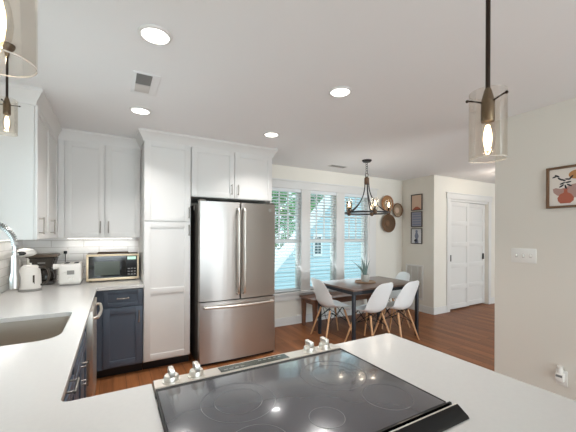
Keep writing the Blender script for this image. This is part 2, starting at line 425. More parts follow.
# closet doors and casing
FD=facing('-Y',YD)
mb=MB()
fbox(mb,FD,5.35,5.44,.0005,.018,0,2.10,.003); fbox(mb,FD,6.73,6.82,.0005,.018,0,2.10,.003)
fbox(mb,FD,5.33,6.84,.0005,.022,2.10,2.20,.003); fbox(mb,FD,5.32,6.85,.0005,.035,2.20,2.218,.003)
fbox(mb,FD,5.44,6.73,-.1,-.01,2.06,2.10)
struct(mb.build('trim_3',m_trim))
def closet_door(n,u0,u1,o1,pu):
    F=lambda u,o,z: Vector((u,YD+o1-o,z)); mb=MB(); rail=.085; zs=[.03+i*(2.027)/5 for i in range(6)]
    fbox(mb,F,u0,u1,-.035,-.010,.03,2.057)
    fbox(mb,F,u0,u0+rail,-.012,0,.03,2.057,.002); fbox(mb,F,u1-rail,u1,-.012,0,.03,2.057,.002)
    for i,z in enumerate(zs):
        a=z if i==0 else z-rail/2; b=z+rail if i==0 else (z if i==5 else z+rail/2)
        if i==5: a=z-rail
        fbox(mb,F,u0+rail-.001,u1-rail+.001,-.012,0,a,b,.002)
    o=struct(mb.build('door_%d'%n,m_trim))
    h=MB(); fbox(h,F,pu-.03,pu+.03,-.002,.004,.93,1.05,.003); h.build('door_pull',m_toe,o)
closet_door(1,5.445,6.10,.022,5.50)
closet_door(2,6.06,6.725,.062,6.66)
# crown mould along the cabinet tops
def crown(name,F,u0,u1,miter0=0,miter1=0):
    prof=[(0,-.115),(.012,-.115),(.016,-.09),(.05,-.03),(.058,-.022),(.058,0),(0,0)]
    mb=MB(); t=mb.bm
    def P(u,o,z,m): return F(u+m*o,o,z+H)
    a=[t.verts.new(P(u0,o,z,-miter0)) for o,z in prof]; b=[t.verts.new(P(u1,o,z,miter1)) for o,z in prof]; n=len(prof)
    for i in range(n): t.faces.new((a[i],a[(i+1)%n],b[(i+1)%n],b[i]))
    t.faces.new(a[::-1]); t.faces.new(b); return struct(mb.build(name,m_cab))
YC=3.52; YU=3.93; XU=-.52
crown('trim_4',facing('-Y',YC),.27,1.735,1,1)
crown('trim_5',facing('+X',1.735),YC,YB,1,0)
crown('trim_6',facing('-X',.27),YC,YU,1,-1)
crown('trim_7',facing('-Y',YU),XU,.27,-1,-1)
crown('trim_8',facing('+X',XU),2.942,YU,1,-1)
crown('trim_9',facing('-Y',2.942),XL,XU,0,1)

# ------------------------------------------------------------------ worktop, sink, base cabinets
sinkx=(-.66,-.235); sinky=(1.89,2.50)
outer=round_poly([(XL+.002,.2,0),(1.27,.2,.02),(1.27,1.172,.02),(.889,1.172,.003),(.889,.545,0),(.118,.545,0),(.118,1.172,.003),(-.142,1.172,.03),(-.139,3.45,.004),(.268,3.45,0),(.268,YB-.011,0),(XL+.002,YB-.011,0)])
hole=round_poly([(sinkx[0],sinky[0],.09),(sinkx[0],sinky[1],.07),(sinkx[1],sinky[1],.05),(sinkx[1],sinky[0],.12)],8)
tag(slab('worktop',[outer,hole],.885,.915,.003,m_quartz),'white quartz worktop wrapping the sink run and the peninsula around the range','worktop')
sk=thing('kitchen_sink','stainless undermount sink sunk into the white worktop at left','sink',(-.455,2.195,.66))
mb=MB(); t=mb.bm; rows=[]
for z,ins,rr in ((.884,-.012,0),(.884,.0,0),(.80,.006,0),(.70,.014,0),(.685,.03,0),(.68,.07,0)):
    lp=round_poly([(sinkx[0]+ins,sinky[0]+ins,.09),(sinkx[0]+ins,sinky[1]-ins,.07),(sinkx[1]-ins,sinky[1]-ins,.05),(sinkx[1]-ins,sinky[0]+ins,.12)],8)
    rows.append([t.verts.new((x,y,z)) for x,y in lp])
for a,b in zip(rows,rows[1:]):
    for i in range(len(a)):
        j=(i+1)%len(a); t.faces.new((a[i],a[j],b[j],b[i]))
t.faces.new(rows[-1])
o=mb.build('bowl',m_sink,sk,fix=True); sm=o.modifiers.new('thick','SOLIDIFY'); sm.thickness=.0015; sm.offset=0
MB().lathe([(0,.684),(.028,.684),(.036,.686),(.044,.684),(.045,.68)],(-.455,2.2,0)).build('drain',m_chrome,sk)
fa=thing('kitchen_faucet','tall chrome spring faucet arching over the sink at the left edge','faucet',(-.735,2.2,.915))
MB().lathe([(.0,.915),(.03,.915),(.03,.925),(.02,.94),(.016,.96),(.016,1.16),(.013,1.17),(0,1.17)],(-.735,2.2,0)).build('body',m_chrome,fa)
arc=[(-.735,2.2,1.17)]+[(-.602-.133*math.cos(R(a)),2.2+.02*math.sin(R(a)),1.36+.135*math.sin(R(a))) for a in range(0,181,12)]+[(-.468,2.2,1.30)]
MB().tube(arc,.009,8).build('hose',m_chrome,fa)
# coil wound round the hose
cl=[];N=46*8
def arcp(t):
    x=t*(len(arc)-1); i=min(int(x),len(arc)-2); return Vector(arc[i]).lerp(Vector(arc[i+1]),x-i)
for k in range(N+1):
    t=k/N; p=arcp(t); d=(arcp(min(1,t+.01))-arcp(max(0,t-.01))).normalized(); n=Vector((0,1,0)); n=(n-d*n.dot(d)).normalized(); bn=d.cross(n)
    cl.append(p+(n*math.cos(k*2*math.pi/8)+bn*math.sin(k*2*math.pi/8))*.0145)
MB().tube(cl,.0032,5).build('spring_coil',m_chrome,fa)
MB().lathe([(0,1.31),(.014,1.31),(.016,1.29),(.017,1.22),(.023,1.19),(.023,1.135),(.019,1.13),(0,1.13)],(-.468,2.2,0)).build('spray_head',m_chrome,fa)
MB().tube([(-.735,2.2,.99),(-.735,2.14,1.0),(-.735,2.09,1.03)],.007,8).build('lever',m_chrome,fa)

def carcass(name,label,loc,x0,x1,y0,y1,z0,z1,m=m_navy,cat='cabinet',toe=None,open_top=False):
    c=thing(name,label,cat,loc)
    mb=MB()
    if open_top:
        mb.box(x0,x1,y0,y0+.018,z0,z1); mb.box(x0,x1,y1-.018,y1,z0,z1); mb.box(x0,x0+.018,y0+.018,y1-.018,z0,z1); mb.box(x1-.018,x1,y0+.018,y1-.018,z0,z1); mb.box(x0+.018,x1-.018,y0+.018,y1-.018,z0,z0+.018)
    else: mb.box(x0,x1,y0,y1,z0,z1)
    mb.build('body',m,c)
    if toe: MB().box(*toe).build('toe_kick',m_toe,c)
    return c
FK=facing('-Y',YC)
c=carcass('base_cabinet','navy base cabinet with one drawer over one door, under the toaster oven',(.08,3.9,0),-.165,.266,YC,4.25,.10,.884,toe=(-.165,.266,YC+.07,YC+.09,0,.10))
d=shaker(FK,-.09,.255,.705,.868,.04).build('drawer',m_navy,c); pull(FK,.082,.79,.11,False).build('handle',m_pull,d)
d=shaker(FK,-.09,.255,.115,.695,.06).build('door',m_navy,c); pull(FK,.226,.60,.12,True).build('handle',m_pull,d)
MB().box(-.165,-.093,YC-.012,YC-.0005,.10,.884).build('filler',m_navy,c)
FX=facing('+X',-.185)
dw=thing('dishwasher','stainless dishwasher with curved towel bar handle beside the corner base cabinet','dishwasher',(-.47,2.92,0))
MB().box(-.75,-.20,2.625,3.225,.10,.875).build('body',m_gap,dw)
MB().box(-.199,-.128,2.625,3.225,.11,.87,.004).build('door',m_steelp,dw)
MB().tube([(-.128,2.66,.815),(-.10,2.68,.815)]+[(-.100+.014*math.sin(math.pi*k/10),2.68+.49*k/10,.815) for k in range(11)]+[(-.128,3.19,.815)],.011,8).build('handle',m_steel2,dw)
MB().box(-.26,-.24,2.625,3.225,0,.10).build('toe_kick',m_toe,dw)
c=carcass('sink_base_cabinet','navy two-door cabinet under the sink, next to the dishwasher',(-.5,2.26,0),-.82,-.185,1.866,2.615,.10,.884,toe=(-.26,-.24,1.866,2.615,0,.10),open_top=True)
for u0,u1,hu in ((1.87,2.236,2.21),(2.242,2.61,2.27)):
    d=shaker(FX,u0,u1,.115,.70,.055).build('door',m_navy,c); pull(FX,hu,.585,.13,True).build('handle',m_pull,d)
shaker(FX,1.87,2.61,.71,.868,.04).build('false_front',m_navy,c)
c=carcass('drawer_cabinet','navy drawer cabinet in the sink run closest to the peninsula corner',(-.5,1.55,0),-.82,-.185,1.18,1.862,.10,.884,toe=(-.26,-.24,1.18,1.862,0,.10))
for z0,z1 in ((.71,.868),(.415,.70),(.115,.405)):
    d=shaker(FX,1.20,1.858,z0,z1,.04).build('drawer',m_navy,c); pull(FX,1.565,(z0+z1)/2+.01,.14,False).build('handle',m_pull,d)
FP=facing('+Y',1.12)
c=carcass('peninsula_cabinet','navy cabinet end of the peninsula facing the dining side, right of the range',(1.07,.83,0),.90,1.235,.42,1.12,.10,.884,toe=(.90,1.235,.47,1.05,0,.10))
d=shaker(FP,.905,1.23,.115,.868,.055).build('door',m_navy,c); pull(FP,.94,.72,.13).build('handle',m_pull,d)
c=carcass('corner_cabinet','navy peninsula cabinet left of the range in the inner corner',(-.35,.83,0),-.82,.108,.42,1.12,.10,.884,toe=(-.82,.108,.47,1.05,0,.10))
d=shaker(FP,-.13,.10,.115,.868,.05).build('door',m_navy,c); pull(FP,.07,.72,.13).build('handle',m_pull,d)

# ------------------------------------------------------------------ wall cabinets and pantry
FLc=facing('+X',XU)
c=carcass('wall_cabinet','white two-door wall cabinet on the left wall beside the faucet',(-.68,3.5,1.385),XL+.002,XU,2.942,YB-.012,1.385,2.49,m_cab)
for u0,u1,hu in ((2.945,3.453,3.00),(3.459,3.925,3.50)):
    d=shaker(FLc,u0,u1,1.388,2.39,.055).build('door',m_cab,c); pull(FLc,hu,1.49,.13).build('handle',m_pull,d)
FUc=facing('-Y',YU)
c=carcass('wall_cabinet','white two-door wall cabinet above the toaster oven on the back wall',(-.12,4.1,1.385),XU+.002,.268,YU,YB-.012,1.385,2.49,m_cab)
MB().box(XU+.022,-.445,YU-.018,YU-.0005,1.388,2.39).build('filler',m_cab,c)
for u0,u1,hu in ((-.442,-.09,-.125),(-.084,.262,-.05)):
    d=shaker(FUc,u0,u1,1.388,2.39,.055).build('door',m_cab,c); pull(FUc,hu,1.50,.13).build('handle',m_pull,d)
c=carcass('pantry_cabinet','tall white pantry cabinet with stacked doors left of the refrigerator',(.505,3.9,0),.27,.738,YC,YB-.002,.10,2.49,m_cab,toe=(.27,.738,YC+.07,YC+.09,0,.10))
d=shaker(FK,.274,.734,1.565,2.40,.06).build('upper_door',m_cab,c); pull(FK,.715,1.66,.12).build('handle',m_pull,d)
d=shaker(FK,.274,.734,.115,1.555,.06,(.83,)).build('lower_door',m_cab,c); pull(FK,.715,1.47,.12).build('handle',m_pull,d)
c=carcass('refrigerator_top_cabinet','white two-door cabinet above the stainless refrigerator',(1.24,3.9,1.845),.742,1.712,YC,YB-.002,1.845,2.49,m_cab)
MB().box(1.714,1.735,YC,YB-.002,0,2.49).build('side_panel',m_cab,c)
for u0,u1,hu in ((.746,1.237,1.20),(1.243,1.731,1.28)):
    d=shaker(FK,u0,u1,1.85,2.40,.06).build('door',m_cab,c); pull(FK,hu,1.95,.12).build('handle',m_pull,d)

for c_,(x0,x1,y0,y1),lab in ((0,(-.45,.2,4.14,4.17),'slim under-cabinet light bar over the toaster oven'),(1,(-.76,-.73,3.1,4.0),'slim under-cabinet light bar over the kettle')):
    t=thing('under_cabinet_light',lab,'light',((x0+x1)/2,(y0+y1)/2,1.372)); MB().box(x0,x1,y0,y1,1.376,1.3848,.002).build('housing',m_plate,t); MB().box(x0+.01,x1-.01,y0+.005,y1-.005,1.3735,1.3755).build('diffuser',m_lens,t)
    add_light('under_cabinet_lamp','AREA',((x0+x1)/2,(y0+y1)/2,1.371),(0,0,0),0.4,(1,.97,.93),shape='RECTANGLE',size=x1-x0-.02,size_y=y1-y0-.01)

# ------------------------------------------------------------------ refrigerator
YF=3.321
fr=thing('refrigerator','stainless french door refrigerator with bottom freezer drawer','refrigerator',(1.248,3.75,0))
MB().box(.80,1.70,3.405,4.20,.02,1.765,.006).build('body',m_fside,fr)
def bowed(x0,x1,z0,z1,xa,xb):   # front bowed slightly over the whole width xa..xb
    def yy(x):
        t=(x-(xa+xb)/2)/((xb-xa)/2); return YF+.022*t*t
    n=14; poly=[(x0,3.40)]+[(x0,yy(x0)+.012)]+[(x0+.008+(x1-x0-.016)*i/n, yy(x0+(x1-x0)*i/n)) for i in range(n+1)]+[(x1,yy(x1)+.012),(x1,3.40)]
    return MB().prism(poly,lambda u,v,h:Vector((u,v,h)),z0,z1)
dl=bowed(.795,1.2465,.703,1.785,.795,1.703).build('left_door',m_steel,fr,smooth=50)
dr=bowed(1.2515,1.703,.703,1.785,.795,1.703).build('right_door',m_steel,fr,smooth=50)
dz=bowed(.795,1.703,.035,.692,.795,1.703).build('freezer_drawer',m_steel,fr,smooth=50)
for d,x in ((dl,1.215),(dr,1.285)):
    mb=MB(); pts=[(x,YF+.002,1.715),(x,YF-.035,1.71),(x,YF-.05,1.68)]+[(x,YF-.05-.006*math.sin(math.pi*k/8),1.68-.88*k/8) for k in range(9)]+[(x,YF-.035,.77),(x,YF+.002,.765)]
    mb.tube(pts,.0135,10); mb.build('handle',m_steel2,d)
mb=MB(); pts=[(.85,YF+.02,.64)]+[(.85+.80*k/14, YF-.028-.035*math.sin(math.pi*k/14),.64) for k in range(15)]+[(1.65,YF+.02,.64)]
mb.tube(pts,.0145,10); mb.build('handle',m_steel2,dz)
MB().box(.80,1.70,3.38,3.404,.0,.034).build('kick_grille',m_gap,fr)
MB().box(.803,1.70,3.400,3.4045,.08,1.76).build('gasket',m_gap,fr)
for x in (.83,1.65): MB().box(x-.03,x+.03,3.34,3.48,1.786,1.805,.006).build('hinge_cover',m_fside,fr)
mb=MB(); mb.cyl((1.625,YF+.017,1.715),(1.625,YF+.012,1.715),.02,seg=24); mb.build('badge',m_chrome,dr)
mb=MB(); mb.box(.797,.7995,3.60,3.64,1.70,1.76); mb.build('sticker',m_plate,fr)

# ------------------------------------------------------------------ range
rg=thing('range','black ceramic slide-in range set into the white peninsula','range',(.5035,.85,0))
MB().box(.128,.88,.57,1.085,.06,.908).build('body',m_gap,rg)
d=MB().box(.13,.878,1.09,1.135,.24,.77,.005).build('oven_door',m_steelp,rg)
MB().box(.22,.79,1.1352,1.138,.33,.66).build('door_glass',m_gloss,d)
MB().tube([(.18,1.13,.72),(.18,1.175,.72),(.83,1.175,.72),(.83,1.13,.72)],.012,10).build('handle',m_steel2,d)
MB().box(.13,.878,1.09,1.13,.07,.23,.005).build('storage_drawer',m_steelp,rg)
yz=lambda u,v,h:Vector((h,u,v))
MB().prism([(1.096,.90),(1.096,.927),(1.098,.929),(1.164,.926),(1.170,.920),(1.170,.80),(1.096,.79)],yz,.1205,.8865).build('control_panel',m_steelp,rg)
def onp(y): return .929-(y-1.098)*.003/.066
mb=MB(); mb.hull8([(.345,1.108,onp(1.108)-.002),(.632,1.108,onp(1.108)-.002),(.632,1.156,onp(1.156)-.002),(.345,1.156,onp(1.156)-.002),(.345,1.108,onp(1.108)+.0012),(.632,1.108,onp(1.108)+.0012),(.632,1.156,onp(1.156)+.0012),(.345,1.156,onp(1.156)+.0012)])
disp=mb.build('display',mat('display_glass',(62,66,58),.15,0,.6,0,vary=(28,.55,(1,1,1))),rg)
for i in range(4): MB().box(.36+i*.022,.374+i*.022,1.120,1.126,onp(1.123),onp(1.123)+.0017).build('button_mark',m_grey,disp)
for i in range(5): MB().box(.505+i*.022,.518+i*.022,1.136,1.141,onp(1.138),onp(1.138)+.0017).build('button_mark',m_grey,disp)
MB().box(.1205,.8865,1.0805,1.0955,.90,.9258).build('panel_gap',m_gap,rg)
for x in (.175,.26,.743,.823):
    y=1.13; z=onp(y); mb=MB(); mb.lathe([(0,z+.004),(.030,z+.004),(.031,z),(.030,z-.002)],(x,y,0),24); mb.lathe([(0,z+.022),(.021,z+.022),(.024,z+.018),(.025,z+.004)],(x,y,0),24)
    k=mb.build('knob',m_steel2,rg)
    MB().box(x-.009,x+.009,y-.024,y+.024,z+.020,z+.044,.004).build('grip',m_steel2,k)
mb=MB(); mb.box(.124,.883,.588,1.080,.9085,.926,.003); ct=mb.build('cooktop',m_ctop,rg)
for x0,x1 in ((.119,.1235),(.8835,.888)): MB().box(x0,x1,.59,1.087,.9155,.9265,.001).build('side_trim',m_gap,rg)
def ring(x,y,r,wd):
    mb=MB(); t=mb.bm; n=56; rows=[[t.verts.new((x+q*math.cos(2*math.pi*i/n),y+q*math.sin(2*math.pi*i/n),zz)) for i in range(n)] for q,zz in ((r-wd/2,.9258),(r-wd/2,.9264),(r+wd/2,.9264),(r+wd/2,.9258))]
    for a,b in zip(rows,rows[1:]):
        for i in range(n): j=(i+1)%n; t.faces.new((a[i],a[j],b[j],b[i]))
    mb.build('burner_ring',m_ring,rg)
for x,y,rs in ((.335,.90,(.112,.072)),(.70,.905,(.118,.078)),(.755,.70,(.078,)),(.31,.69,(.078,)),(.52,.70,(.05,))):
    for q in rs: ring(x,y,q,.0022)
yzv=lambda u,v,h:Vector((h,u-.008 if v<.9255 else u-.010,v))
mb=MB(); mb.prism([(.587,.918),(.587,.930),(.583,.937),(.577,.938),(.574,.929),(.567,.929),(.564,.940),(.557,.941),(.524,.922),(.521,.9165),(.55,.9165)],yzv,.116,.879)
mb.build('rear_vent',m_gloss,rg)
mb=MB(); mb.prism([(.5642,.9405),(.561,.9416),(.559,.9405),(.561,.9395),(.563,.9390)],yzv,.116,.879); mb.build('vent_lip',m_steel2,rg)

# ------------------------------------------------------------------ things on the counter
WT=.915
kt=thing('electric_kettle','white electric kettle with dark loop handle beside the coffee maker','kettle',(-.655,3.57,WT))
MB().lathe([(0,WT+.0),(.082,WT),(.086,WT+.012),(.082,WT+.02)],(-.655,3.57,0)).build('power_base',m_grey,kt)
MB().lathe([(0,WT+.022),(.080,WT+.022),(.083,WT+.04),(.080,WT+.13),(.070,WT+.20),(.064,WT+.215),(0,WT+.222)],(-.655,3.57,0)).build('body',m_kettle,kt)
MB().lathe([(.062,WT+.2165),(.05,WT+.228),(.012,WT+.232),(.012,WT+.248),(0,WT+.25)],(-.655,3.57,0)).build('lid',m_kettle,kt)
a=R(-12); dx,dy=math.cos(a),math.sin(a)
MB().tube([(-.655+dx*r,3.57+dy*r,WT+z) for r,z in ((.06,.205),(.10,.215),(.135,.19),(.148,.14),(.135,.085),(.105,.055),(.078,.05))],.010,8).build('handle',m_coffee,kt)
MB().tube([(-.655-dx*.06,3.57-.0,WT+.16),(-.655-dx*.095,3.57,WT+.185),(-.655-dx*.115,3.57,WT+.205)],[.02,.016,.012],10).build('spout',m_kettle,kt)
a2=R(-62); p=Vector((-.655+.0795*math.cos(a2),3.57+.0795*math.sin(a2),WT+.10))
M=Matrix.Translation(p)@Matrix.Rotation(a2,4,'Z'); MB().box(-.001,.002,-.007,.007,-.055,.045,.0009,1,M).build('water_gauge',m_coffee,kt)

cm=thing('coffee_maker','dark drip coffee maker with broad lid between kettle and white toaster','coffee maker',(-.624,4.0,WT))
cx,cy=-.624,4.0
mb=MB(); mb.box(cx-.095,cx+.095,cy-.12,cy+.10,WT+.0,WT+.035,.01); mb.box(cx-.095,cx+.095,cy+.02,cy+.10,WT+.03,WT+.22,.01); mb.build('body',m_coffee,cm)
mb=MB(); mb.hull8([(cx-.085,cy-.115,WT+.165),(cx+.085,cy-.115,WT+.165),(cx+.085,cy+.10,WT+.165),(cx-.085,cy+.10,WT+.165),(cx-.115,cy-.13,WT+.275),(cx+.115,cy-.13,WT+.275),(cx+.115,cy+.10,WT+.275),(cx-.115,cy+.10,WT+.275)],.012); mb.build('brew_basket',m_coffee,cm)
MB().box(cx-.125,cx+.125,cy-.14,cy+.11,WT+.276,WT+.305,.012).build('lid',m_coffee_lid,cm)
ca=MB().lathe([(0,WT+.036),(.06,WT+.036),(.074,WT+.05),(.076,WT+.09),(.062,WT+.135),(.05,WT+.15),(.052,WT+.16),(0,WT+.162)],(cx+.02,cy-.05,0)).build('carafe',m_carafe,cm)
MB().tube([(cx+.02-.05,cy-.09,WT+.15),(cx-.085,cy-.13,WT+.14),(cx-.09,cy-.13,WT+.07),(cx-.045,cy-.10,WT+.06)],.008,8).build('handle',m_black,ca)
mb=MB(); mb.box(cx-.03,cx+.03,cy-.1265,cy-.122,WT+.215,WT+.227); mb.build('control_strip',m_grey,cm)

ts=thing('toaster','white toaster with round front dial between coffee maker and toaster oven','toaster',(-.375,3.84,WT))
tx0,tx1,ty0,ty1=-.470,-.285,3.72,3.96
MB().box(tx0,tx1,ty0,ty1,WT+.012,WT+.215,.028,4).build('body',m_plate,ts)
MB().box(tx0+.01,tx1-.01,ty0+.01,ty1-.01,WT,WT+.014,.004).build('base',m_grey,ts)
mb=MB()
for x in (-.41,-.33): mb.box(x-.018,x+.018,ty0+.035,ty1-.035,WT+.2142,WT+.2185)
mb.build('bread_slots',m_gap,ts)
MB().box(tx0+.008,tx1-.008,ty0+.008,ty1-.008,WT+.198,WT+.2165,.006).build('top_rim',m_steel2,ts)
k=MB(); k.cyl((-.37,ty0+.001,WT+.065),(-.37,ty0-.016,WT+.065),.024,.021,20); k.build('dial',m_steel2,ts)
k=MB(); k.box(-.435,-.417,ty0-.022,ty0+.002,WT+.125,WT+.14,.004); k.build('lever',m_plate,ts)
k=MB(); k.box(-.40,-.34,ty0-.003,ty0+.002,WT+.11,WT+.15,.002); k.build('badge_plate',m_grey,ts)
k=MB(); k.cyl((tx0-.045,ty0+.05,WT+.19),(tx0+.004,ty0+.05,WT+.19),.027,.027,20); k.build('side_knob',m_plate,ts)

to=thing('toaster_oven','champagne framed toaster oven with black glass front beside the pantry','toaster oven',(0,4.03,WT))
ox0,ox1,oy0,oy1=-.252,.248,3.86,4.20; oz0,oz1=WT+.012,WT+.292
MB().box(ox0,ox1,oy0+.012,oy1,oz0,oz1,.01,3).build('body',m_browntop,to)
FO=facing('-Y',oy0+.014); mb=MB(); bw=.027
fbox(mb,FO,ox0,ox1,.0,.016,oz0,oz0+bw,.003); fbox(mb,FO,ox0,ox1,.0,.016,oz1-bw*.8,oz1,.003); fbox(mb,FO,ox0,ox0+bw*.8,.0,.016,oz0+bw,oz1-bw*.8,.003); fbox(mb,FO,ox1-bw*.7,ox1,.0,.016,oz0+bw,oz1-bw*.8,.003)
mb.build('front_frame',m_gold,to)
mb=MB(); fbox(mb,FO,ox0+.018,ox1-.13,.001,.010,oz0+.022,oz1-.018); dg=mb.build('door_glass',m_ovenglass,to)
mb=MB(); fbox(mb,FO,ox0+.075,ox1-.19,.0102,.0112,oz0+.055,oz1-.075); mb.build('inner_window',mat('oven_inner',(78,84,74),.2,0,.5),dg)
mb=MB(); fbox(mb,FO,ox1-.129,ox1-.016,.001,.010,oz0+.022,oz1-.018); pn=mb.build('control_panel',m_gloss,to)
mb=MB(); fbox(mb,FO,ox1-.115,ox1-.032,.0102,.0112,oz1-.062,oz1-.03); mb.build('clock_display',m_green_led,pn)
for r_ in range(3):
    mb=MB()
    for c_ in range(3): fbox(mb,FO,ox1-.112+c_*.03,ox1-.092+c_*.03,.0102,.0118,oz0+.05+r_*.03,oz0+.064+r_*.03)
    mb.build('button_row',m_dgrey,pn)
MB().tube([(ox0+.10,oy0+.06,oz1-.002),(ox0+.11,oy0+.06,oz1+.014),(ox1-.11,oy0+.06,oz1+.014),(ox1-.10,oy0+.06,oz1-.002)],.011,8).build('top_handle',m_browntop,to)
for x in (ox0+.04,ox1-.04):
    for y in (oy0+.05,oy1-.04): MB().cyl((x,y,WT),(x,y,WT+.014),.014,seg=12).build('foot',m_black,to)

mx_=thing('stand_mixer','white countertop mixer with black oval hub peeking over the kettle','mixer',(-.74,3.75,WT))
mx0,my0=-.752,3.765
MB().box(mx0-.07,mx0+.09,my0-.055,my0+.055,WT,WT+.035,.012).build('base',m_plate,mx_)
MB().box(mx0-.07,mx0-.015,my0-.045,my0+.045,WT+.03,WT+.27,.015).build('column',m_plate,mx_)
mb=MB(); mb.sphere((mx0+.022,my0,WT+.333),.048,(1.9,.85,.85),20,12); mb.build('head',m_plate,mx_)
mb=MB(); mb.sphere((mx0+.005,my0-.048,WT+.328),.024,(1.5,.3,.8)); mb.build('hub',m_black,mx_)
MB().lathe([(0,WT+.036),(.03,WT+.036),(.045,WT+.08),(.05,WT+.15),(.052,WT+.152),(.048,WT+.15),(.04,WT+.08),(0,WT+.05)],(mx0+.045,my0,0)).build('bowl',m_steel2,mx_)
MB().tube([(mx0+.045,my0,WT+.27),(mx0+.045,my0,WT+.10)],.012,10).build('whisk',m_steel2,mx_)

# outlet and plug on the tiled back wall
ot=thing('wall_outlet','white outlet plate on the tiled back wall above the toaster','outlet',(-.47,YB-.011,1.20))
FT=facing('-Y',YB-.0102)
mb=MB(); fbox(mb,FT,-.505,-.435,.0,.006,1.145,1.255,.002); mb.build('plate',m_plate,ot)
mb=MB(); fbox(mb,FT,-.487,-.453,.006,.009,1.155,1.192,.001); mb.build('receptacle',m_plate,ot)
mb=MB(); fbox(mb,FT,-.486,-.454,.0062,.034,1.202,1.235,.006); mb.tube([FT(-.47,.02,1.202),FT(-.47,.022,1.14),FT(-.47,.03,1.10),FT(-.45,.03,1.06)],.0035,6)
tag(mb.build('power_plug',m_black,None,(-.47,YB-.04,1.18)),'small black plug in the outlet on the back wall tiles','plug')

# ------------------------------------------------------------------ ceiling fittings
for i,(x,y,lab) in enumerate(((.19,1.795,'round recessed ceiling light at top left, nearest above the left counter'),(.197,2.965,'round recessed ceiling light beyond the square vent, in front of the pantry'),(1.465,1.825,'round recessed ceiling light in the middle of the ceiling'),(1.462,2.975,'small round recessed ceiling light in front of the refrigerator cabinet'))):
    if i==0:
        rl=thing('recessed_light',lab,'ceiling light',(x,y,H),'recessed kitchen ceiling lights')
        MB().lathe([(.068,H-.001),(.084,H-.001),(.086,H-.004),(.082,H-.010),(.070,H-.013),(.068,H-.006)],(x,y,0),32).build('trim_ring',m_trim,rl)
        MB().lathe([(0,H-.009),(.066,H-.009),(.069,H-.005),(.069,H-.0015),(0,H-.0015)],(x,y,0),32).build('lens',m_lens,rl)
    else: dup(rl,(x,y,H),0,lab)
    add_light('recessed_lamp','AREA',(x,y,H-.02),(0,0,0),CAN_W,(1.0,.98,.96),shape='DISK',size=.13,spread=R(118))
v=thing('ceiling_vent','square white ceiling exhaust grille between two recessed lights','vent',(.19,2.42,H))
FC=lambda u,o,z: Vector((u,z,H-o))
mb=MB(); fbox(mb,FC,.105,.275,.0005,.006,2.26,2.60,.002); mb.build('frame',m_ceil,v)
mb=MB(); fbox(mb,FC,.128,.225,.006,.009,2.275,2.43,.001)
for k in range(8): fbox(mb,FC,.130,.223,.009,.011,2.280+k*.0185,2.287+k*.0185)
mb.build('grille',m_dgrey,v)
mb=MB(); fbox(mb,FC,.128,.225,.006,.010,2.435,2.565,.002); mb.build('light_lens',mat('vent_lens',(208,203,199),.5),v)
v=thing('ceiling_register','small slotted ceiling air register near the dining window','vent',(3.06,3.86,H))
mb=MB(); fbox(mb,FC,2.90,3.22,.0005,.006,3.80,3.92,.002); mb.build('frame',m_trim,v)
mb=MB()
for k in range(6): fbox(mb,FC,2.92,3.20,.006,.009,3.812+k*.017,3.820+k*.017)
mb.build('louvers',m_grey,v)
hl=thing('hall_ceiling_light','glowing flush ceiling lamp half hidden behind the right wall corner','ceiling light',(5.72,2.72,H))
MB().cyl((5.72,2.72,H-.0005),(5.72,2.72,H-.03),.17,seg=32).build('canopy',m_trim,hl)
MB().lathe([(.16,H-.031),(.155,H-.06),(.12,H-.085),(.06,H-.098),(0,H-.10)],(5.72,2.72,0),32).build('diffuser',emit('hall_glow',(255,236,208),2.2),hl)
add_light('hall_lamp','POINT',(5.72,2.72,H-.17),(0,0,0),4.5,(1,.9,.8),shadow_soft_size=.1)

# pendants
def pendant(x,y,zb,label):
    p=thing('pendant_light',label,'pendant light',(0,0,0),'glass cylinder pendant lights')
    Z=H-zb   # local: 0 = lower rim of the glass
    MB().lathe([(.036,Z-.0005),(.036,Z-.010),(.030,Z-.025),(.012,Z-.045),(.009,Z-.07),(0,Z-.07)],(0,0,0),24).build('canopy',m_bronze,p)
    MB().cyl((0,0,.20),(0,0,Z-.05),.0062,seg=12).build('rod',m_dark,p)
    MB().lathe([(0,.206),(.007,.206),(.0095,.200),(.0165,.172),(.0185,.166),(.0168,.161),(.0175,.157),(.0175,.112),(.0165,.109),(0,.109)],(0,0,0),24).build('socket',m_bronze,p)
    for k in range(3):
        a=R(20+120*k); c_,s_=math.cos(a),math.sin(a); mb=MB()
        mb.tube([(c_*.014,s_*.014,.165),(c_*.047,s_*.047,.172),(c_*.054,s_*.054,.172)],.0024,6); mb.sphere((c_*.055,s_*.055,.172),.0045,u=8,v=6)
        mb.build('spider_screw',m_dark,p)
    mb=MB(); mb.lathe([(.0462,0),(.0462,.194),(.048,.194),(.048,0),(.0462,0)],(0,0,0),48); mb.build('glass_shade',m_glass,p)
    mb=MB(); mb.torus((0,0,.0005),.0471,.0011,None,48,6); mb.build('glass_rim',m_rim,p)
    mb=MB(); mb.lathe([(.010,.109),(.012,.102),(.018,.08),(.020,.06),(.0175,.038),(.010,.018),(.003,.011),(0,.010)],(0,0,0),20); b=mb.build('bulb',m_glass,p)
    mb=MB(); mb.lathe([(0,.102),(.006,.098),(.0105,.076),(.0115,.058),(.0085,.036),(0,.024)],(0,0,0),14); mb.build('filament',m_bulbg,b)
    p.location=(x,y,zb); return p
PW=.8
P0=pendant(.945,.502,1.655,'clear glass cylinder pendant hanging at right above the peninsula end')
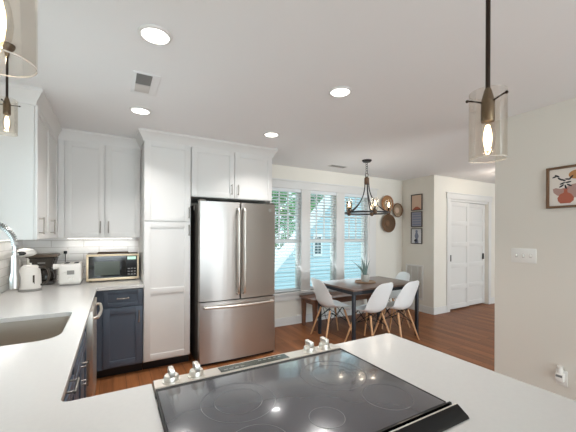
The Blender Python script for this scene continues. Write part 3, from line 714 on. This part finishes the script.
# all share one rod length; the two other pendants hang from the same ceiling
P1=pendant(-.153,.613,1.69,'largest, nearest glass pendant cut off by the top left corner')
P2=pendant(-.53,2.31,1.995,'small glass pendant over the sink at the left edge')
for (x,y,z) in ((.945,.502,1.655),(-.153,.613,1.69),(-.53,2.31,1.995)):
    add_light('pendant_lamp','POINT',(x,y,z+.045),(0,0,0),PW,(1,.78,.52),shadow_soft_size=.012)

# chandelier
ch=thing('chandelier','dark ring chandelier with five glass candle lights above the dining table','chandelier',(3.17,3.34,1.75))
CX,CY=3.17,3.34
MB().lathe([(0,H-.03),(.05,H-.03),(.068,H-.012),(.07,H-.0005),(0,H-.0005)],(CX,CY,0)).build('canopy',m_iron,ch)
mb=MB()
for k in range(5):
    M=Matrix.Rotation(R(90),3,'X') if k%2 else Matrix.Rotation(R(90),3,'Y')
    mb.torus((CX,CY,H-.045-.031*k),.018,.0035,M,14,6)
mb.torus((CX,CY,H-.215),.028,.005,Matrix.Rotation(R(90),3,'X')@Matrix.Rotation(0,3,'Z'),20,6)
mb.build('chain',m_iron,ch)
MB().lathe([(0,H-.24),(.02,H-.245),(.034,H-.26),(.036,H-.33),(.03,H-.35),(0,H-.35)],(CX,CY,0)).build('hub',m_oak,ch)
zr=1.74; RR=.305
mb=MB(); mb.lathe([(RR-.008,zr-.011),(RR+.008,zr-.011),(RR+.008,zr+.011),(RR-.008,zr+.011),(RR-.008,zr-.011)],(CX,CY,0),60); mb.build('ring',m_iron,ch)
for k in range(5):
    a=R(-43.3+3+72*k); c_,s_=math.cos(a),math.sin(a)
    pts=[]
    for i in range(13):
        t=i/12; r_=.03+ (RR-.03)*(t**2.1); z=H-.33-(H-.33-zr-.01)*(1-(1-t)**1.25) ; pts.append((CX+c_*r_,CY+s_*r_,z))
    MB().tube(pts,.0075,8).build('arm',m_iron,ch)
    px,py=CX+c_*RR,CY+s_*RR
    MB().lathe([(0,zr-.028),(.016,zr-.028),(.026,zr-.016),(.03,zr+.02),(.026,zr+.028),(0,zr+.028)],(px,py,0),20).build('cup',m_oak,ch)
    mb=MB(); mb.lathe([(.040,zr+.028),(.042,zr+.185),(.0445,zr+.185),(.0425,zr+.028),(.04,zr+.028)],(px,py,0),24); mb.build('glass_shade',m_glass,ch)
    cn=MB().cyl((px,py,zr+.028),(px,py,zr+.075),.012,seg=12).build('candle_sleeve',m_dark,ch)
    MB().lathe([(.008,zr+.076),(.016,zr+.095),(.017,zr+.108),(.010,zr+.135),(.003,zr+.155),(0,zr+.158)],(px,py,0),16).build('bulb',m_cand,cn)
    add_light('candle_lamp','POINT',(px,py,zr+.20),(0,0,0),0.4,(1,.88,.74),shadow_soft_size=.03)

# ------------------------------------------------------------------ dining furniture
TR=R(0); TC=Vector((3.172,3.307,0))
tb=thing('dining_table','dark wood dining table on black metal legs by the window','table',(0,0,0))
L2,W2=.612,.392
MB().box(-L2,L2,-W2,W2,.728,.75,.003).build('tabletop',m_tabtop,tb)
mb=MB(); mb.box(-L2+.005,L2-.005,-W2+.005,-W2+.04,.685,.7275); mb.box(-L2+.005,L2-.005,W2-.04,W2-.005,.685,.7275); mb.box(-L2+.005,-L2+.04,-W2+.04,W2-.04,.685,.7275); mb.box(L2-.04,L2-.005,-W2+.04,W2-.04,.685,.7275); mb.build('apron',m_tableg,tb)
for sx in (-1,1):
    for sy in (-1,1):
        x=sx*(L2-.03); y=sy*(W2-.03); MB().box(x-.019,x+.019,y-.019,y+.019,0,.686,.003).build('leg',m_tableg,tb)
tb.location=TC; tb.rotation_euler=(0,0,TR)
bn=thing('dining_bench','walnut bench between the dining table and the window','bench',(0,0,0))
bl,bwid=.745,.20
MB().box(-bl,bl,-bwid,bwid,.435,.465,.004).build('seat',m_walnut,bn)
mb=MB(); mb.box(-bl+.07,bl-.07,-bwid+.035,-bwid+.055,.37,.434); mb.box(-bl+.07,bl-.07,bwid-.055,bwid-.035,.37,.434); mb.box(-bl+.045,-bl+.065,-bwid+.06,bwid-.06,.37,.434); mb.box(bl-.065,bl-.045,-bwid+.06,bwid-.06,.37,.434); mb.build('apron',m_walnut,bn)
for sx in (-1,1):
    for sy in (-1,1):
        x=sx*(bl-.055); y=sy*(bwid-.045); s1,s0=.033,.022
        MB().hull8([(x-s0,y-s0,0),(x+s0,y-s0,0),(x+s0,y+s0,0),(x-s0,y+s0,0),(x-s1,y-s1,.434),(x+s1,y-s1,.434),(x+s1,y+s1,.434),(x-s1,y+s1,.434)],.003).build('leg',m_walnut,bn)
bn.location=(3.30,3.975,0)

def make_chair(label):
    t=thing('shell_chair',label,'chair',(0,0,0),'white shell chairs at the dining table')
    prof=[(.235,.415,.185,.0),(.225,.437,.205,.0),(.17,.447,.222,.012),(.09,.440,.232,.028),(0,.428,.236,.045),(-.09,.424,.236,.062),(-.155,.440,.234,.080),(-.195,.49,.232,.092),(-.215,.55,.232,.090),(-.232,.62,.230,.072),(-.247,.69,.222,.050),(-.258,.75,.206,.032),(-.264,.79,.182,.020),(-.268,.815,.14,.010),(-.27,.825,.085,.006)]
    mb=MB(); b=mb.bm; n=14; rows=[]
    for i,(y,z,wd,cu) in enumerate(prof):
        y0,z0=prof[max(i-1,0)][:2]; y1,z1=prof[min(i+1,len(prof)-1)][:2]
        tg=Vector((0,y1-y0,z1-z0)).normalized(); nr=Vector((0,-tg.z,tg.y));
        if nr.z<0 and i<6: nr=-nr
        if i>=6 and nr.y<0: nr=-nr
        row=[]
        for k in range(n+1):
            v=-1+2*k/n; p=Vector((wd*v,y,z))+nr*cu*(abs(v)**2.2); row.append(b.verts.new(p))
        rows.append(row)
    for a,c in zip(rows,rows[1:]):
        for k in range(n): b.faces.new((a[k],a[k+1],c[k+1],c[k]))
    o=mb.build('seat_shell',m_shell,t,smooth=80); s_=o.modifiers.new('thick','SOLIDIFY'); s_.thickness=.008; s_.offset=0
    ss=o.modifiers.new('sub','SUBSURF'); ss.levels=1; ss.render_levels=2
    legs=[]
    for sx in (-1,1):
        for fy,ty in ((.225,.115),(-.225,-.11)):
            p0=Vector((sx*.215,fy,0)); p1=Vector((sx*.125,ty,.40)); legs.append((p0,p1))
            MB().tube([p0,p0.lerp(p1,.5),p1],[.0095,.0135,.0145],10).build('leg',m_beech,t)
    mb=MB()
    up_=[Vector((-.10,.10,.432)),Vector((-.10,-.10,.42)),Vector((.10,.10,.432)),Vector((.10,-.10,.42))]
    lf={0:legs[0],1:legs[1],2:legs[2],3:legs[3]}
    pt=lambda i,q: lf[i][0].lerp(lf[i][1],q)
    for i,j in ((0,1),(1,0),(2,3),(3,2),(0,2),(2,0),(1,3),(3,1)): mb.tube([pt(i,.55),up_[j]],.0042,6)
    for i,j in ((0,3),(1,2),(2,1),(3,0)): mb.tube([pt(i,.62),Vector((0,0,.30)).lerp(up_[j],.2)],.004,6)
    for i in range(4): mb.tube([pt(i,.97),up_[i]],.007,6)
    mb.build('brace',m_wire,t)
    return t
C1=make_chair('white shell chair at the left end of the dining table, nearest the refrigerator')
dup(C1,(2.935,3.04,0),R(11),'white shell chair on the near long side of the table, middle of three in front')
dup(C1,(3.375,2.99,0),R(11),'white shell chair on the near long side of the table, closest to the hallway')
dup(C1,(3.84,3.52,0),R(68),'white shell chair at the far right end of the table, mostly hidden by the tabletop')
C1.location=(2.67,3.48,0); C1.rotation_euler=(0,0,R(-97))
# centrepiece
tag(MB().lathe([(0,.7505),(.135,.7505),(.145,.756),(.145,.768),(.138,.768),(.13,.762),(0,.762)],(3.12,3.31,0),36).build('round_tray',m_tray,None,(3.12,3.31,.75)),'round wooden tray under the potted plant on the dining table','tray')
pp=thing('potted_plant','spiky green plant in a grey pot on the round wooden tray','plant',(3.12,3.31,.7625))
MB().lathe([(0,.7625),(.048,.7625),(.055,.775),(.058,.86),(.052,.862),(.05,.845),(0,.845)],(3.12,3.31,0),28).build('pot',m_pot,pp)
MB().lathe([(0,.846),(.049,.846),(.049,.85),(0,.853)],(3.12,3.31,0),20).build('soil',m_soil,pp)
for k in range(13):
    a=k*2.4; tl=[.05,.15,.3,.5,.75][k%5]; ln=.21+.06*((k*7)%4)/3; mb=MB(); c_,s_=math.cos(a),math.sin(a); pts=[]
    for i in range(6):
        q=i/5; r_=.012+ln*tl*q**1.3; pts.append((3.12+c_*r_,3.31+s_*r_,.849+ln*q*(1-.25*tl*q)))
    mb.tube(pts,[.008,.0095,.008,.006,.004,.001],6); mb.build('leaf',m_leaf,pp)

# ------------------------------------------------------------------ on the walls
MY=Matrix.Rotation(R(90),3,'X')
def basket(name,label,x,z,r,m,deep,rimm,cenm,cr):
    t=thing(name,label,'wall basket',(x,YB-.001,z),'woven wall baskets')
    mb=MB(); mb.lathe([(0,deep*.25),(r*.45,deep*.3),(r*.8,deep*.55),(r*.97,deep),(r,deep),(r,deep-.006),(r*.82,deep*.3),(r*.5,0.002),(0,0.0)],(x,YB-.001,z),40,MY); mb.build('bowl',m,t)
    mb=MB(); mb.torus((x,YB-.001-deep,z),r*.965,.010,MY,44,8); mb.build('rim',rimm,t)
    mb=MB(); mb.lathe([(0,deep*.25+.004),(r*cr,deep*.3+.006),(r*cr,deep*.3-.004),(0,deep*.25-.004)],(x,YB-.001,z),32,MY); mb.build('center',cenm,t)
basket('woven_basket','tan woven wall basket behind the right side of the chandelier',4.535,2.02,.15,m_bask1,.05,m_terra2,m_bask2,.4)
basket('woven_basket','pale small woven wall basket with a light centre, right of the others',4.825,1.905,.132,m_bask2,.04,m_rimb,m_sand,.42)
basket('woven_basket','large dark brown woven wall basket hanging lowest of the three',4.57,1.645,.172,m_bask3,.05,m_rimb,m_rimb,.3)
FPw=facing('-X',XP)
def print_frame(label,y0,y1,z0,z1,bgm,shapes):
    t=thing('framed_print',label,'picture',(XP-.01,(y0+y1)/2,z0),'small prints stacked on the alcove wall')
    mb=MB(); b=.014
    fbox(mb,FPw,y0,y1,.0005,.02,z0,z0+b); fbox(mb,FPw,y0,y1,.0005,.02,z1-b,z1); fbox(mb,FPw,y0,y0+b,.0005,.02,z0+b,z1-b); fbox(mb,FPw,y1-b,y1,.0005,.02,z0+b,z1-b)
    mb.build('frame',m_dframe,t)
    mb=MB(); fbox(mb,FPw,y0+b,y1-b,.001,.009,z0+b,z1-b); pr=mb.build('print',bgm,t)
    for m,poly in shapes:
        mb=MB(); mb.prism([(y1-b-(y1-y0-2*b)*u, z0+b+(z1-z0-2*b)*v) for u,v in poly],lambda u,v,h:FPw(u,h,v),.0092,.0100); mb.build('motif',m,pr)
Y0p,Y1p=3.795,4.04
def oval(cu,cv,a,b,n=18): return [(cu+a*math.cos(2*math.pi*i/n),cv+b*math.sin(2*math.pi*i/n)) for i in range(n)]
print_frame('small desert-toned framed print, top of three on the alcove wall',Y0p,Y1p,1.888,2.19,m_sand,[(m_terra,[(.1,0),(.9,0),(.82,.1),(.6,.2),(.4,.2),(.2,.1)])])
print_frame('small blue grey framed print, middle of three on the alcove wall',Y0p,Y1p,1.572,1.866,mat('print_bluegrey',(160,160,172),.7),[(m_blueink,[(.08,.1+.18*k),(.92,.1+.18*k),(.92,.18+.18*k),(.08,.18+.18*k)]) for k in range(5)])
print_frame('small white framed print with blue figure, lowest of three on the alcove wall',Y0p,Y1p,1.255,1.55,mat('print_white',(214,214,216),.7),[(m_blueink,[(.3,.0),(.7,.0),(.62,.3),(.72,.5),(.6,.75),(.4,.75),(.3,.5),(.4,.3)]),(m_blueink,oval(.5,.83,.12,.1)),(m_ink,oval(.42,.18,.16,.1))])
rv=thing('return_vent','tall white louvered return air grille low on the alcove wall','vent',(XP-.01,3.97,.22))
mb=MB(); y0,y1,z0,z1=3.775,4.165,.215,.86; b=.03
fbox(mb,FPw,y0,y1,.0005,.01,z0,z0+b,.002); fbox(mb,FPw,y0,y1,.0005,.01,z1-b,z1,.002); fbox(mb,FPw,y0,y0+b,.0005,.01,z0+b,z1-b,.002); fbox(mb,FPw,y1-b,y1,.0005,.01,z0+b,z1-b,.002)
for u in (3.89,4.03): fbox(mb,FPw,u-.008,u+.008,.0005,.009,z0+b,z1-b)
mb.build('frame',m_trim,rv)
mb=MB(); k=0
while z0+b+.014*k < z1-b-.008:
    z=z0+b+.014*k; mb.hull8([FPw(y0+b,.001,z),FPw(y1-b,.001,z),FPw(y1-b,.002,z+.002),FPw(y0+b,.002,z+.002),FPw(y0+b,.007,z+.008),FPw(y1-b,.007,z+.008),FPw(y1-b,.008,z+.010),FPw(y0+b,.008,z+.010)]); k+=1
mb.build('louvers',m_trim,rv)
FRw=facing('-X',XR)
sw=thing('light_switch_plate','white three-gang light switch plate on the right wall','light switch',(XR-.005,1.348,1.19))
mb=MB(); fbox(mb,FRw,1.254,1.443,.0003,.007,1.193,1.317,.003); mb.build('plate',m_plate,sw)
for u in (1.294,1.348,1.402):
    mb=MB(); a=FRw(u,.006,1.25); mb.box(a.x-.014,a.x+.004,u-.006,u+.006,1.246,1.268,.002); mb.build('toggle',m_plate,sw)
    mb=MB(); fbox(mb,FRw,u-.009,u+.009,.0068,.0076,1.238,1.272); mb.build('slot',mat('switch_slot',(196,190,184),.5) if 'switch_slot' not in MATS else MATS['switch_slot'],sw)
op=thing('wall_outlet','white outlet plate low on the right wall beside the peninsula','outlet',(XR-.005,1.08,.24))
mb=MB(); fbox(mb,FRw,1.045,1.12,.0003,.007,.243,.365,.003); mb.build('plate',m_plate,op)
mb=MB(); fbox(mb,FRw,1.064,1.101,.007,.009,.255,.29,.001); mb.build('receptacle',m_plate,op)
af=thing('plug_in_freshener','small plug-in air freshener with white cap in the low right wall outlet','air freshener',(XR-.03,1.082,.31))
mb=MB(); fbox(mb,FRw,1.055,1.110,.0092,.05,.285,.348,.010); mb.build('body',m_plate,af)
mb=MB(); fbox(mb,FRw,1.062,1.103,.0502,.0515,.318,.336,.0005); mb.build('badge',m_dgrey,af)
mb=MB(); a=FRw(1.082,.03,0); mb.lathe([(0,.346),(.018,.346),(.02,.36),(.016,.385),(.02,.388),(.02,.40),(0,.402)],(a.x,1.082,0),16); mb.build('cap',m_plate,af)
ar=thing('wall_art','large wood-framed abstract print of a terracotta vase on the right wall','picture',(XR-.015,1.01,1.65))
y0,y1,z0,z1=.845,1.18,1.65,1.978; b=.018
mb=MB(); fbox(mb,FRw,y0,y1,.0005,.03,z0,z0+b,.002); fbox(mb,FRw,y0,y1,.0005,.03,z1-b,z1,.002); fbox(mb,FRw,y0,y0+b,.0005,.03,z0+b,z1-b,.002); fbox(mb,FRw,y1-b,y1,.0005,.03,z0+b,z1-b,.002)
mb.build('frame',m_frame,ar)
mb=MB(); fbox(mb,FRw,y0+b,y1-b,.001,.012,z0+b,z1-b); pr=mb.build('canvas',m_paper,ar)
def artp(name,m,poly,h):   # poly in cm from the lower left of the picture as seen
    mb=MB(); mb.prism([(y1-u/100, z0+v/100) for u,v in poly],lambda u,v,hh:FRw(u,hh,v),.0121,.0121+h); mb.build(name,m,pr)
artp('sun_disc',m_ochre,oval(19.5,25.5,5.5,3.6,28),.0006)
artp('mauve_blob',m_mauve,[(4,15.5),(6,16.2),(9,15.2),(12,16),(16,18),(20,18.8),(25,17),(27,13),(25,9),(20,7.5),(12,8.5),(7,10),(4.5,12.5)],.0006)
artp('vase',m_terra,[(9,3.6),(15,3.6),(17,5.5),(17.3,8),(15.5,10.8),(13.4,12),(13.2,14),(14,15),(10.6,15),(11.2,14),(11,12),(8.6,10.8),(7,8),(7.4,5.5)],.0012)
def leafp(cx_,cy_,an,l=1.9,w_=.62):
    a=R(an); return [(cx_+l*math.cos(2*math.pi*i/12)*math.cos(a)-w_*math.sin(2*math.pi*i/12)*math.sin(a), cy_+l*math.cos(2*math.pi*i/12)*math.sin(a)+w_*math.sin(2*math.pi*i/12)*math.cos(a)) for i in range(12)]
for cx_,cy_,an in ((12.2,16.4,-75),(9.6,17.4,35),(14.4,17.6,-30),(10.2,19.4,-160),(13.8,20,10),(10.6,22,150),(13.4,22.4,-10),(8.6,23,-40),(6.8,25.6,-35),(15.6,23.6,50),(5.4,25.2,20)): artp('leaf',m_ink,leafp(cx_,cy_,an),.0012)

# ------------------------------------------------------------------ blinds
for i,(a,b) in enumerate(UN):
    lab=('white slat blind in the left window sash, beside the refrigerator','white slat blind in the middle window sash, between the other two blinds','white slat blind in the right window sash, behind the chandelier')[i]
    t=thing('window_blind',lab,'blind',((a+b)/2,YB+.02,.53),'window blinds over the dining window')
    MB().box(a+.004,b-.004,YB-.005,YB+.045,2.10,2.149,.003).build('head_rail',m_blind,t)
    mb=MB(); z=.57
    while z<2.095:
        mb.hull8([(a+.006,YB-.002,z+.005),(b-.006,YB-.002,z+.005),(b-.006,YB+.043,z-.005),(a+.006,YB+.043,z-.005),(a+.006,YB-.002,z+.008),(b-.006,YB-.002,z+.008),(b-.006,YB+.043,z-.002),(a+.006,YB+.043,z-.002)]); z+=.048
    mb.build('slats',m_blind,t)
    MB().box(a+.004,b-.004,YB-.003,YB+.043,.530,.548,.004).build('bottom_rail',m_blind,t)
    for x in (a+.09,b-.09): MB().cyl((x,YB-.006,.54),(x,YB-.006,2.11),.0016,seg=6).build('ladder_cord',m_blind,t)

# ------------------------------------------------------------------ outdoors
struct(MB().box(-14,30,YB+.3,45,-3.1,-3).build('ground',m_lawn))
hs=thing('neighbor_house','pale blue clapboard house gable with white sloping edge outside the window','house',(7,8.8,-3))
sl=1.037; yh=8.5
def xl(z): return 4.35+(z-.565)/sl
mb=MB(); t=mb.bm; z=-3.0; st=.135
while z<5.2:
    xa=max(3.3,xl(z)); xb=max(3.3,xl(z+st)); ra=18-xa; rb=18-xb
    v=[t.verts.new(p) for p in ((xa,yh-.02,z),(ra,yh-.02,z),(rb,yh,z+st),(xb,yh,z+st))]; t.faces.new(v)
    w_=[t.verts.new(p) for p in ((xa,yh-.02,z),(ra,yh-.02,z),(ra,yh,z),(xa,yh,z))]; t.faces.new(w_); z+=st
mb.build('siding',m_siding,hs,fix=False)
mb=MB(); z1=xl(-.9)
mb.prism([(3.3,-3),(14.7,-3),(14.7,-.55),(9,5.3),(3.3,-.55)],lambda u,v,h:Vector((u,h,v)),yh+.002,yh+.32); mb.build('wall',m_siding,hs)
def rake(sgn):
    mb=MB(); n=Vector((-sl,0,1)).normalized()
    P=lambda x,o: Vector((x,0,.565+sl*(x-4.35)))+n*o
    pts=[]
    for y in (yh-.10,yh+.36): pass
    a0,a1,b0,b1=P(2.9,-.17),P(9,-.17),P(2.9,.02),P(9,.02)
    if sgn<0:
        for p in (a0,a1,b0,b1): p.x=18-p.x
    mb.hull8([(a0.x,yh-.10,a0.z),(a1.x,yh-.10,a1.z),(a1.x,yh+.36,a1.z),(a0.x,yh+.36,a0.z),(b0.x,yh-.10,b0.z),(b1.x,yh-.10,b1.z),(b1.x,yh+.36,b1.z),(b0.x,yh+.36,b0.z)])
    mb.build('rake_board',m_houset,hs)
rake(1); rake(-1)
hw=MB(); FH=facing('-Y',yh-.02); fbox(hw,FH,5.70,6.06,.0,.03,.70,1.42,.004); hw=hw.build('window_trim',m_houset,hs)
g=MB(); fbox(g,FH,5.76,6.00,.0302,.032,0.77,1.35); g.build('pane',m_dwin,hw)
g=MB(); fbox(g,FH,5.872,5.888,.0322,.036,0.77,1.35); fbox(g,FH,5.76,6.00,.0322,.036,1.03,1.05); g.build('grille',m_houset,hw)
MB().box(3.6,14.4,yh+.33,15,-3,-1.2).build('rear_wing',m_roof,hs)
def tree(x,y,h,r,m,label,seed):
    rnd=random.Random(seed); t=thing('tree',label,'tree',(x,y,-3),'trees beyond the neighbor house')
    MB().tube([(x,y,-3),(x+.1,y,-3+h*.4),(x-.05,y+.1,-3+h*.75)],[.22,.16,.06],8).build('trunk',m_bark,t)
    mb=MB(); b=mb.bm
    bl=[(Vector((x+rnd.uniform(-.6,.6)*r,y+rnd.uniform(-.6,.6)*r,-3+h*rnd.uniform(.42,.9))),r*rnd.uniform(.45,.75)) for _ in range(11)]
    for c_,q in bl:
        for _ in range(230):
            d=Vector((rnd.gauss(0,1),rnd.gauss(0,1),rnd.gauss(0,1))).normalized(); p=c_+d*q*rnd.uniform(.7,1.05); s_=rnd.uniform(.10,.22)
            u=Vector((rnd.gauss(0,1),rnd.gauss(0,1),rnd.gauss(0,1))).normalized(); v=u.orthogonal().normalized()
            b.faces.new([b.verts.new(p+u*s_),b.verts.new(p+v*s_*.5),b.verts.new(p-u*s_),b.verts.new(p-v*s_*.5)])
    mb.build('crown',m,t,fix=False,smooth=10)
tree(9.6,17.0,8.0,2.0,m_fol1,'leafy green tree outside, seen through the left window beside the refrigerator',1)
tree(15.2,21.5,10.5,2.4,m_fol2,'bluish green tree outside, seen above the sloping white gable edge',2)
tree(5.2,16.5,8.5,1.9,m_fol2,'dark green tree outside at the left edge of the left window',3)
tree(21.5,24.5,12.5,2.6,m_fol1,'green tree outside behind the upper part of the gable',4)
